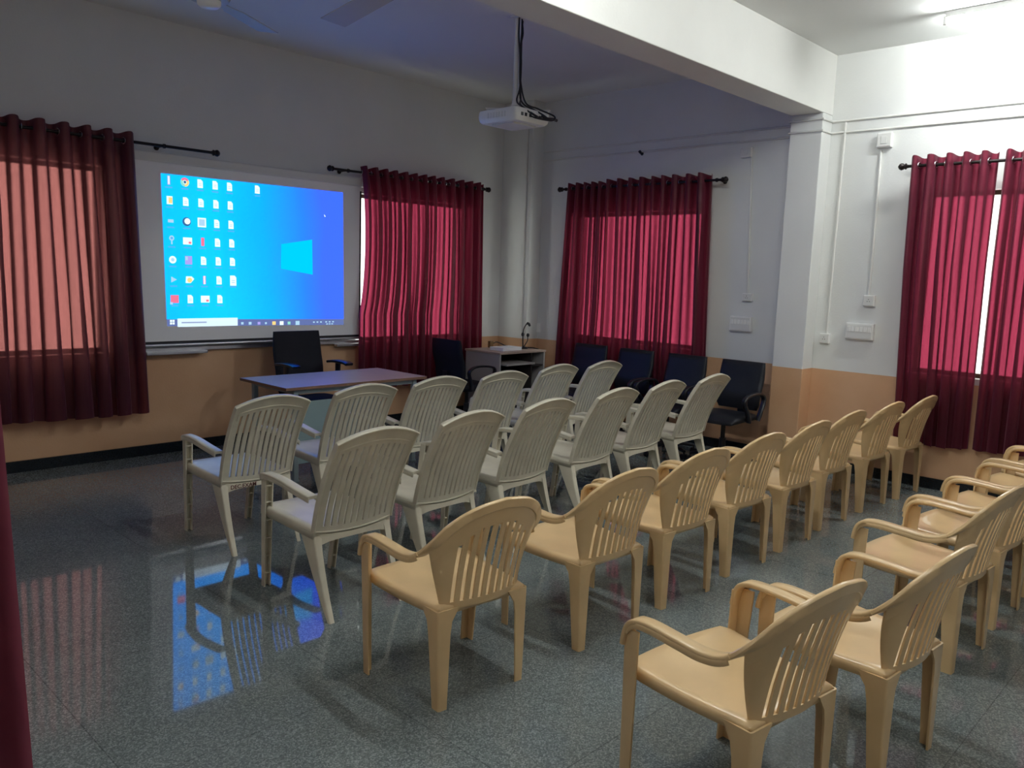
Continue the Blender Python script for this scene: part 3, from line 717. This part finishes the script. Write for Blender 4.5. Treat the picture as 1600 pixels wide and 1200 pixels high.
def text_mesh(body, size, m, name, parent, loc, rot):
    cu = bpy.data.curves.new(name, 'FONT'); cu.body = body; cu.size = size; cu.extrude = .0004; cu.offset = .0006
    tmp = bpy.data.objects.new(name+'_src', cu); COL.objects.link(tmp)
    dg = bpy.context.evaluated_depsgraph_get(); me = bpy.data.meshes.new_from_object(tmp.evaluated_get(dg)); bpy.data.objects.remove(tmp)
    me.materials.clear(); me.materials.append(M[m])
    o = bpy.data.objects.new(name, me); COL.objects.link(o); o.parent = parent; o.location = loc; o.rotation_euler = rot
    return o
text_mesh('DEC.EXAM', .034, 'ink', 'writing', chair0, (-.180, -.2125, .366), (PI/2, 0, 0))

# ------------------------------------------------------------------ black office chairs
def make_office(label, style, backh=.93, group=None, leather=True, tilt=.06, w=.45):
    t = thing('office_chair', label, 'chair', group=group)
    fab = 'black_leather' if leather else 'black_fabric'
    st = MB()
    def cushion(mb, fn0, fn1, nu=10, nv=8): pass
    # seat cushion: rounded slab
    rings = []
    for j in range(9):
        k = j/8; y = -.235+.47*k; z = .445+.012*math.sin(PI*k)-.03*max(0, k-.8)*5*(k-.8)*5*.6
        hw = .238*(1-.10*(2*k-1)**4); th = .040*(1-.55*abs(2*k-1)**5)
        rings.append([(hw*math.copysign(abs(math.cos(a))**.35, math.cos(a)), y, z+th*math.copysign(abs(math.sin(a))**.6, math.sin(a))) for a in [2*PI*(q+.5)/16 for q in range(16)]])
    st.rings(rings).build('seat', fab, t, ang=70)
    bk = MB(); rings = []; z0, z1 = .50, backh
    for j in range(11):
        k = j/10; z = z0+(z1-z0)*k; y = -.235-tilt*k-.02*math.sin(PI*k*1.1)*0+.022*math.sin(PI*min(1, k*1.6))
        hw = (w/2)*(.93+.07*math.sin(PI*k*.9)); 
        if k < .1: hw *= .92
        th = .030*(1-.5*abs(2*k-1)**6)
        rings.append([(hw*math.copysign(abs(math.cos(a))**.35, math.cos(a)), y+th*math.copysign(abs(math.sin(a))**.7, math.sin(a))-.03*(1-abs(math.cos(a))**2)*.3, z) for a in [2*PI*(q+.5)/16 for q in range(16)]])
    bk.rings(rings).build('backrest', fab, t, ang=70)
    MB().slab([(0, -.10, .405), (0, -.26, .405), (0, -.305, .46), (0, -.29-tilt*.3, .62)], Vector((1, 0, 0)), .07, .012).build('back_bracket', 'black_plastic', t)
    for s in (-1, 1):
        a = MB()
        if style == 'loop':
            path = curve([(s*.255, -.14, .43), (s*.268, -.17, .52), (s*.272, -.20, .62), (s*.272, -.13, .675), (s*.272, .02, .680), (s*.272, .14, .655), (s*.272, .15, .60), (s*.268, .08, .52), (s*.255, .02, .43)], 5)
            a.slab(path, Vector((1, 0, 0)), .045, .022)
        else:
            a.slab([(s*.25, -.02, .43), (s*.268, -.02, .46), (s*.272, -.02, .66)], [Vector((0, 1, 0))]*3, .07, .018)
            a.slab(curve([(s*.272, -.15, .668), (s*.272, -.05, .680), (s*.272, .10, .680), (s*.272, .16, .668)], 3), Vector((1, 0, 0)), .085, .024)
        a.build('armrest', 'black_plastic', t, ang=50)
    MB().box(-.09, .09, -.10, .10, .385, .415).build('seat_plate', 'black_plastic', t, bevel=.01)
    MB().lathe([(.030, .10), (.030, .25), (.020, .25), (.020, .39)], n=14).build('gas_column', 'black_plastic', t, ang=30)
    MB().lathe([(.045, .075), (.045, .125), (.03, .13)], n=14).build('base_hub', 'black_plastic', t, ang=30)
    for k in range(5):
        an = 2*PI*k/5+.3; d = Vector((math.cos(an), math.sin(an), 0))
        MB().slab([d*.03+Vector((0, 0, .10)), d*.16+Vector((0, 0, .095)), d*.29+Vector((0, 0, .075))], d.cross(Vector((0, 0, 1))), [.05, .04, .03], [.034, .028, .022]).build('base_leg', 'black_plastic', t)
        c = d*.285; q = d.cross(Vector((0, 0, 1)))
        MB().tube([c+q*.006+Vector((0, 0, .027)), c+q*.024+Vector((0, 0, .027))], .027, 14).tube([c-q*.006+Vector((0, 0, .027)), c-q*.024+Vector((0, 0, .027))], .027, 14).tube([c+Vector((0, 0, .03)), c+Vector((0, 0, .07))], .008, 8).build('caster', 'black_plastic', t, ang=40)
    return t
grp = 'black office chairs along the right wall'
oc = make_office('black office chair beside the pillar, right end of the wall row, under the switch board', 'loop', .935, grp)
oc.location = (-.66, -3.385, 0); oc.rotation_euler = (0, 0, PI/2)
for y, lb in [(-2.785, 'black office chair second from the pillar in the wall row'), (-2.18, 'black office chair third from the pillar, before the wide curtain'), (-1.585, 'black office chair farthest from the pillar, before the narrow curtain near the computer desk')]:
    c = copy_tree(oc); c.location = (-.66+(.02 if y > -2 else 0), y, 0); c.rotation_euler = (0, 0, PI/2+random.uniform(-.05, .05)); c['label'] = lb
ex = make_office('black high-backed office chair behind the laminate table, facing the seats', 'tee', 1.065, leather=False, w=.50)
ex.location = (-3.19, -.64, 0); ex.rotation_euler = (0, 0, PI)
for ch in ex.children:
    if ch.name.startswith('armrest'): ch.location.z = .115
ex2 = make_office('black office chair turned toward the corner computer desk', 'loop', .955, leather=False, w=.50)
ex2.location = (-1.27, -.62, 0); ex2.rotation_euler = (0, 0, -PI/2-.05)

# ------------------------------------------------------------------ presenter's table
def presenter_table():
    t = thing('laminate_table', 'low grey-brown laminate table in front of the projection screen', 'table', (-3.35, -1.26, 0)); o = Vector((-3.35, -1.26, 0))
    x0, x1, y0, y1 = -4.05-o.x, -2.68-o.x, -1.62-o.y, -.91-o.y
    mb = MB(); mb.add([(x0, y0, .75), (x1, y0, .75), (x1, y1, .75), (x0, y1, .75), (x0, y0, .728), (x1, y0, .728), (x1, y1, .728), (x0, y1, .728)], [(0, 1, 2, 3)], 'table_top')
    mb.add(mb.v[:], [(7, 6, 5, 4), (0, 4, 5, 1), (1, 5, 6, 2), (2, 6, 7, 3), (3, 7, 4, 0)], 'edge')
    mb.build('tabletop', None, t, smooth=False)
    fr = MB().box(x0+.09, x1-.09, y0+.04, y0+.065, .69, .728).box(x0+.09, x1-.09, y1-.065, y1-.04, .69, .728).box(x0+.09, x0+.115, y0+.065, y1-.065, .69, .728).box(x1-.115, x1-.09, y0+.065, y1-.065, .69, .728)
    fr.build('frame', 'grey_metal', t, smooth=False)
    for x in (x0+.085, x1-.125):
        for y in (y0+.03, y1-.07):
            MB().box(x, x+.04, y, y+.04, .004, .728).box(x-.004, x+.044, y-.004, y+.044, 0, .02).build('leg', 'grey_metal', t, smooth=False, bevel=.004)
    MB().box(x0+.13, x1-.13-.30, y0+.08, y0+.096, .13, .62).build('modesty_panel', 'panel_teal', t, smooth=False, bevel=.003)
presenter_table()

# ------------------------------------------------------------------ computer desk in the corner and the things on it
def computer_desk():
    o = Vector((-.58, -.50, 0)); t = thing('computer_desk', 'grey laminate computer desk with keyboard tray in the far room corner', 'desk', o)
    X0, X1, Y0, Y1, Z = -.955-o.x, -.215-o.x, -.800-o.y, -.245-o.y, .80
    MB().box(X0-.01, X1+.01, Y0-.01, Y1, Z-.022, Z).build('desktop', 'table_top', t, smooth=False, bevel=.003)
    MB().box(X0, X0+.02, Y0, Y1-.01, 0, Z-.022).build('side_panel', 'desk_side', t, smooth=False)
    MB().box(X1-.02, X1, Y0, Y1-.01, 0, Z-.022).build('side_panel', 'desk_side', t, smooth=False)
    MB().box(X0+.02, X1-.02, Y1-.03, Y1-.015, .15, Z-.022).build('back_panel', 'desk_dark', t, smooth=False)
    MB().box(X1-.22, X1-.205, Y0+.01, Y1-.03, .05, Z-.022).build('divider', 'desk_dark', t, smooth=False)
    MB().box(X0+.05, X1-.23, Y0-.06, Y0+.30, .655, .672).build('keyboard_tray', 'desk_side', t, smooth=False)
    MB().box(X1-.20, X1-.02, Y0+.01, Y1-.03, .62, .636).build('shelf', 'desk_dark', t, smooth=False)
    MB().box(X1-.20, X1-.02, Y0+.01, Y1-.03, .06, .076).build('shelf', 'desk_dark', t, smooth=False)
computer_desk()
def desk_items():
    Z = .80
    o = thing('paper_tray', 'flat white box lying on the corner computer desk', 'box', (-.66, -.60, Z), .05)
    MB().box(-.16, .16, -.10, .10, 0, .030).build('box_body', 'paper', o, smooth=False, bevel=.003)
    MB().box(-.162, .162, -.102, .102, .030, .038).build('lid', 'paper', o, smooth=False, bevel=.002)
    o = thing('microphone_stand', 'black gooseneck desk stand with two stems on the computer desk', 'microphone stand', (-.33, -.56, Z))
    MB().lathe([(.055, 0), (.058, .008), (.045, .018), (.014, .022), (.014, .032)], n=20).build('base', 'black_plastic', o, ang=30)
    MB().tube(curve([(-.005, 0, .02), (-.012, 0, .10), (-.012, 0, .17), (.0, 0, .23), (.020, -.01, .275), (.045, -.015, .295)], 4), [.007]*21).build('gooseneck', 'black_plastic', o)
    MB().tube([(.030, -.012, .285), (.045, -.015, .295), (.062, -.02, .285), (.075, -.024, .262)], [.010, .016, .017, .012]).build('microphone_head', 'black_plastic', o)
    MB().tube(curve([(.01, 0, .02), (.055, -.01, .09), (.060, -.01, .15)], 4), .006).build('side_stem', 'black_plastic', o)
    MB().tube([(.060, -.01, .135), (.062, -.01, .155), (.064, -.01, .175)], [.012, .020, .013]).build('side_head', 'black_plastic', o)
    MB().tube([(-.02, 0, .145), (-.015, 0, .165), (-.012, 0, .185)], [.013, .020, .013]).build('clamp', 'black_plastic', o)
    tag(MB().box(-.025, .025, -.02, .02, 0, .075).box(-.018, .018, -.021, -.019, .012, .060).build('brown_box', 'brown', None, smooth=False, bevel=.003), 'small brown box standing at the back of the computer desk', 'box').location = (-.60, -.29, Z)
    pts = curve([(-.56, -.30, Z+.05), (-.50, -.30, Z+.06), (-.42, -.36, Z+.02), (-.33, -.42, Z+.006), (-.26, -.52, Z+.006), (-.225, -.66, Z+.006), (-.200, -.72, Z-.03), (-.195, -.74, Z-.20), (-.19, -.70, .40)], 5)
    tag(MB().tube(pts, .006, 8).build('power_cable', 'cable', None), 'black cable running across the computer desk and over its edge', 'cable')
    tag(MB().box(-.03, .03, -.012, 0, -.055, .055).box(-.02, .02, -.016, -.012, -.03, .03).build('wall_socket', 'white_plastic', None, smooth=False, bevel=.003), 'small white socket low on the wall just right of the room corner', 'socket').matrix_world = Matrix.Translation((0, -.50, 1.03)) @ Matrix.Rotation(-PI/2, 4, 'Z')
desk_items()

# ------------------------------------------------------------------ projector on its ceiling pole
def projector():
    c = Vector((-2.48, -2.385, 2.87)); t = thing('ceiling_projector', 'white projector hanging from the ceiling on a pole tangled with black cables', 'projector', c)
    x0, x1, y0, y1, z0, z1 = -.20, .19, -.21, .21, -.050, .048
    b = MB(); rings = []
    for z, k in ((z0, .90), (z0+.015, .97), (z0+.04, 1), (z1-.02, 1), (z1-.004, .97), (z1, .92)):
        pts = []
        for a in range(24):
            an = 2*PI*a/24; ca, sa = math.cos(an), math.sin(an)
            pts.append(((x0+x1)/2+(x1-x0)/2*k*math.copysign(abs(ca)**.12, ca), (y0+y1)/2+(y1-y0)/2*k*math.copysign(abs(sa)**.12, sa), z))
        rings.append(pts)
    b.rings(rings).build('body', 'white_plastic', t, ang=35)
    MB().tube([(-.08, .19, 0), (-.08, .225, 0)], .038, 20, 'dull_white').tube([(-.08, .224, 0), (-.08, .230, 0)], .030, 20, 'lens').build('lens', None, t)
    v = MB()
    for i in range(7): v.box(x0-.002, x0+.004, -.10+.03*i, -.085+.03*i, -.02, .02)
    v.build('side_vent', 'dull_white', t, smooth=False)
    pt = MB()
    for i, x in enumerate((-.13, -.09, -.04, .02, .07, .12)): pt.box(x-.012, x+.012, y0-.003, y0+.004, -.015, .010)
    pt.build('rear_ports', 'black_plastic', t, smooth=False)
    MB().box(-.13, .13, -.12, .12, -.062, -.049).build('bottom_cover', 'dull_white', t, smooth=False, bevel=.006)
    m = MB().box(-.06, .08, -.06, .06, z1, z1+.02)
    for dx, dy in ((-.17, .15), (.21, .10), (.20, -.20), (-.14, -.14)): m.slab([(.01, 0, z1+.022), (dx, dy, z1+.022)], Vector((-dy, dx, 0)), .026, .008); m.tube([(dx*.94, dy*.94, z1-.012), (dx*.94, dy*.94, z1+.024)], .007, 8)
    m.build('mount_bracket', 'white_plastic', t, smooth=False)
    MB().lathe([(.030, z1+.02), (.032, z1+.05), (.022, z1+.075), (.022, z1+.09)], n=16).build('swivel', 'white_plastic', t, ang=30)
    top = H-c.z
    MB().lathe([(.018, z1+.06), (.018, top-.004)], n=16).build('pole', 'white_plastic', t, ang=30)
    MB().lathe([(.055, top-.012), (.055, top), (.02, top)], n=18).build('ceiling_flange', 'dull_white', t, ang=30)
    rnd = random.Random(2)
    routes = [
     [(.03, -.02, top-.01), (.035, -.03, top-.12), (.020, -.030, .55), (.030, -.028, .35), (.024, -.03, .18), (.040, -.06, .11), (.05, -.16, .06), (.07, -.25, .01), (.12, -.25, -.01), (.12, -.21, -.004)],
     [(-.01, -.03, top-.01), (-.015, -.035, top-.15), (.005, -.035, .48), (.014, -.034, .30), (.03, -.035, .16), (-.02, -.08, .10), (-.04, -.18, .04), (.0, -.27, -.02), (.05, -.25, -.012), (.07, -.21, -.004)],
     [(.05, -.01, top-.02), (.010, -.035, top-.22), (.028, -.03, .42), (.015, -.036, .24), (-.03, -.05, .13), (-.07, -.14, .07), (-.06, -.25, .0), (-.02, -.27, -.02), (.02, -.21, -.004)],
     [(.02, -.03, top-.03), (.030, -.025, top-.30), (.030, -.025, .30), (.07, -.05, .13), (.12, -.14, .08), (.18, -.26, .02), (.14, -.27, -.02), (-.02, -.26, -.025), (-.04, -.21, -.004)],
    ]
    for r in routes: MB().tube(curve(r, 6), .0065, 6).build('cable', 'cable', t)
    MB().tube(curve([(.05, -.24, .0), (.10, -.265, -.012), (.16, -.26, -.005), (.20, -.24, .002), (.24, -.235, .0)], 4), .012, 8).build('cable_bundle', 'cable', t)
projector()

# ------------------------------------------------------------------ wiring on the right wall
def conduit(name, pts, r, label):
    tag(MB().tube(pts, r, 8).build(name, 'conduit', None, ang=60), label, 'conduit', 'white wiring conduits on the right wall')
g = .009
conduit('wiring_conduit', [(-g, YK+.02, 3.073), (-g, YB0-g, 3.073), (-.196-g, YB0-g, 3.073), (-.196-g, YB1+g, 3.073), (-g, YB1+g, 3.073), (-g, -.47-g, 3.073)], .009, 'upper thin white conduit running along the right wall above the curtains')
conduit('wiring_conduit', [(-g, YK+.02, 2.975), (-g, YB0-g, 2.975), (-.196-g, YB0-g, 2.975), (-.196-g, YB1+g, 2.975), (-g, YB1+g, 2.975), (-g, -.47-g, 2.975)], .009, 'lower thin white conduit running along the right wall, level with the wall boxes')
conduit('wiring_conduit', [(-g, -3.995, 3.06), (-g, -3.985, 1.225)], .011, 'vertical white conduit close beside the pillar, ending at a small socket')
conduit('wiring_conduit', [(-g, -4.315, 2.80), (-g, -4.325, 1.58)], .011, 'vertical white conduit between pillar and nearest curtain, below the square box')
conduit('wiring_conduit', [(-g, -3.125, 2.83), (-g, -3.185, 1.55)], .011, 'vertical white conduit right of the wall behind the black chairs, beyond the pillar')
conduit('wiring_conduit', [(-g-.196, -.40, H-.03), (-g-.196, -.40, .95)], .010, 'vertical white conduit on the column in the far room corner')
def wall_box(name, y0, y1, z0, z1, depth, label, cat, kind, grp):
    yc, zc = (y0+y1)/2, (z0+z1)/2; t = thing(name, label, cat, (0, yc, zc), 0, grp); hw, hh = (y1-y0)/2, (z1-z0)/2
    MB().box(-depth, 0, -hw, hw, -hh, hh).build('back_box', 'white_plastic', t, smooth=False, bevel=.004)
    MB().box(-depth-.006, -depth, -hw*.9, hw*.9, -hh*.86, hh*.86).build('face_plate', 'dull_white', t, smooth=False, bevel=.002)
    if kind == 'switches':
        n = 6
        for i in range(n):
            y = -hw*.75+hw*1.5*i/(n-1); MB().box(-depth-.011, -depth-.005, y-hw*.11, y+hw*.11, -hh*.05, hh*.55).build('switch', 'white_plastic', t, smooth=False, bevel=.001)
    elif kind == 'socket':
        s = MB()
        for dy, dz in ((0, .012), (-.009, -.006), (.009, -.006)): s.tube([(-depth-.0065, dy, dz), (-depth-.004, dy, dz)], .0035, 8)
        s.build('pin_holes', 'black_plastic', t)
    else:
        MB().box(-depth-.010, -depth-.006, -hw*.4, hw*.4, -hh*.5, hh*.5).build('fan_regulator', 'dull_white', t, smooth=False, bevel=.002)
gb = 'white wiring boxes on the right wall'
wall_box('junction_box', -4.405, -4.285, 2.815, 2.935, .045, 'square white box high on the wall beside the nearest curtain', 'junction box', 'box', gb)
wall_box('wall_socket', -4.385, -4.290, 1.485, 1.58, .04, 'small white socket above the switch board beside the nearest curtain', 'socket', 'socket', gb)
wall_box('switch_board', -4.400, -4.165, 1.195, 1.335, .045, 'white switch board on the wall between pillar and nearest curtain', 'switch board', 'switches', gb)
wall_box('wall_socket', -4.02, -3.935, 1.135, 1.225, .04, 'small white socket low beside the pillar, under the vertical conduit', 'socket', 'socket', gb)
wall_box('junction_box', -3.135, -3.02, 2.825, 2.915, .04, 'white box high on the wall beyond the pillar, right of the far curtain rod', 'junction box', 'box', gb)
wall_box('wall_socket', -3.245, -3.145, 1.475, 1.55, .04, 'small white socket above the switch board beyond the pillar', 'socket', 'socket', gb)
wall_box('switch_board', -3.260, -3.035, 1.185, 1.325, .045, 'white switch board above the black office chair beside the pillar', 'switch board', 'switches', gb)
hk = thing('lamp_holder', 'small dark lamp holder sticking out high on the wall above the far curtains', 'lamp holder', (0, -1.86, 2.955))
MB().tube([(0, 0, 0), (-.02, 0, .0), (-.035, 0, .01)], [.020, .010, .010], 10).build('socket_base', 'black_plastic', hk)
MB().tube([(-.032, 0, .008), (-.048, 0, .020)], .015, 12).build('cap', 'black_plastic', hk)

# ------------------------------------------------------------------ ceiling fans and fluorescent lamps
def fan(x, y, z, ang, label, reach=.62):
    t = thing('ceiling_fan', label, 'ceiling fan', (x, y, z), ang, 'ceiling fans')
    top = (H if not (YB0 < y < YB1) else ZB)-z
    MB().lathe([(.02, .02), (.10, .03), (.115, .055), (.11, .085), (.05, .10), (.02, .10)], n=24).build('motor', 'fan', t, ang=40)
    MB().lathe([(.01, -.012), (.045, -.008), (.060, .006), (.062, .03)], n=20).build('bottom_cap', 'fan_cap', t, ang=60)
    MB().lathe([(.012, .09), (.012, top-.05)], n=10).build('down_rod', 'fan', t)
    MB().lathe([(.03, top-.09), (.055, top-.05), (.06, top), (.02, top)], n=18).build('canopy', 'fan', t, ang=40)
    for k in range(3):
        an = 2*PI*k/3; d = Vector((math.cos(an), math.sin(an), 0)); q = Vector((-d.y, d.x, .12))
        MB().slab([d*.09+Vector((0, 0, .045)), d*.17+Vector((0, 0, .045)), d*.24+Vector((0, 0, .045)), d*reach+Vector((0, 0, .045))], q, [.05, .07, .12, .135], .005).build('blade', 'fan', t)
fan(-5.13, -2.70, 3.0, math.radians(32), 'ceiling fan cut by the top photo edge above the leftmost curtain')
fan(-4.92, -4.10, 2.84, math.radians(80), 'ceiling fan at the top photo edge, one blade reaching toward the projector', .78)
def tube_light(x, y0, y1, label, group='fluorescent ceiling lamps'):
    t = thing('fluorescent_lamp', label, 'lamp', (x, (y0+y1)/2, H), 0, group); L = abs(y1-y0)/2
    MB().box(-.028, .028, -L, L, -.045, 0).build('batten', 'white_plastic', t, smooth=False, bevel=.006)
    for s in (-1, 1): MB().box(-.018, .018, s*L-.012, s*L+.012, -.092, -.03).build('lamp_holder', 'white_plastic', t, smooth=False, bevel=.003)
    MB().tube([(0, -L+.012, -.066), (0, L-.012, -.068)], .020, 14).build('tube', 'tube', t)
tube_light(-.66, -6.15, -4.93, 'lit white fluorescent tube on the ceiling at the top right of the photo')
tube_light(-4.3, -5.5, -4.3, 'lit fluorescent tube on the ceiling over the first yellow row, above the top photo edge')
tube_light(-5.4, -7.5, -6.9, 'lit fluorescent tube on the ceiling above the doorway side, behind the camera, outside the photo')
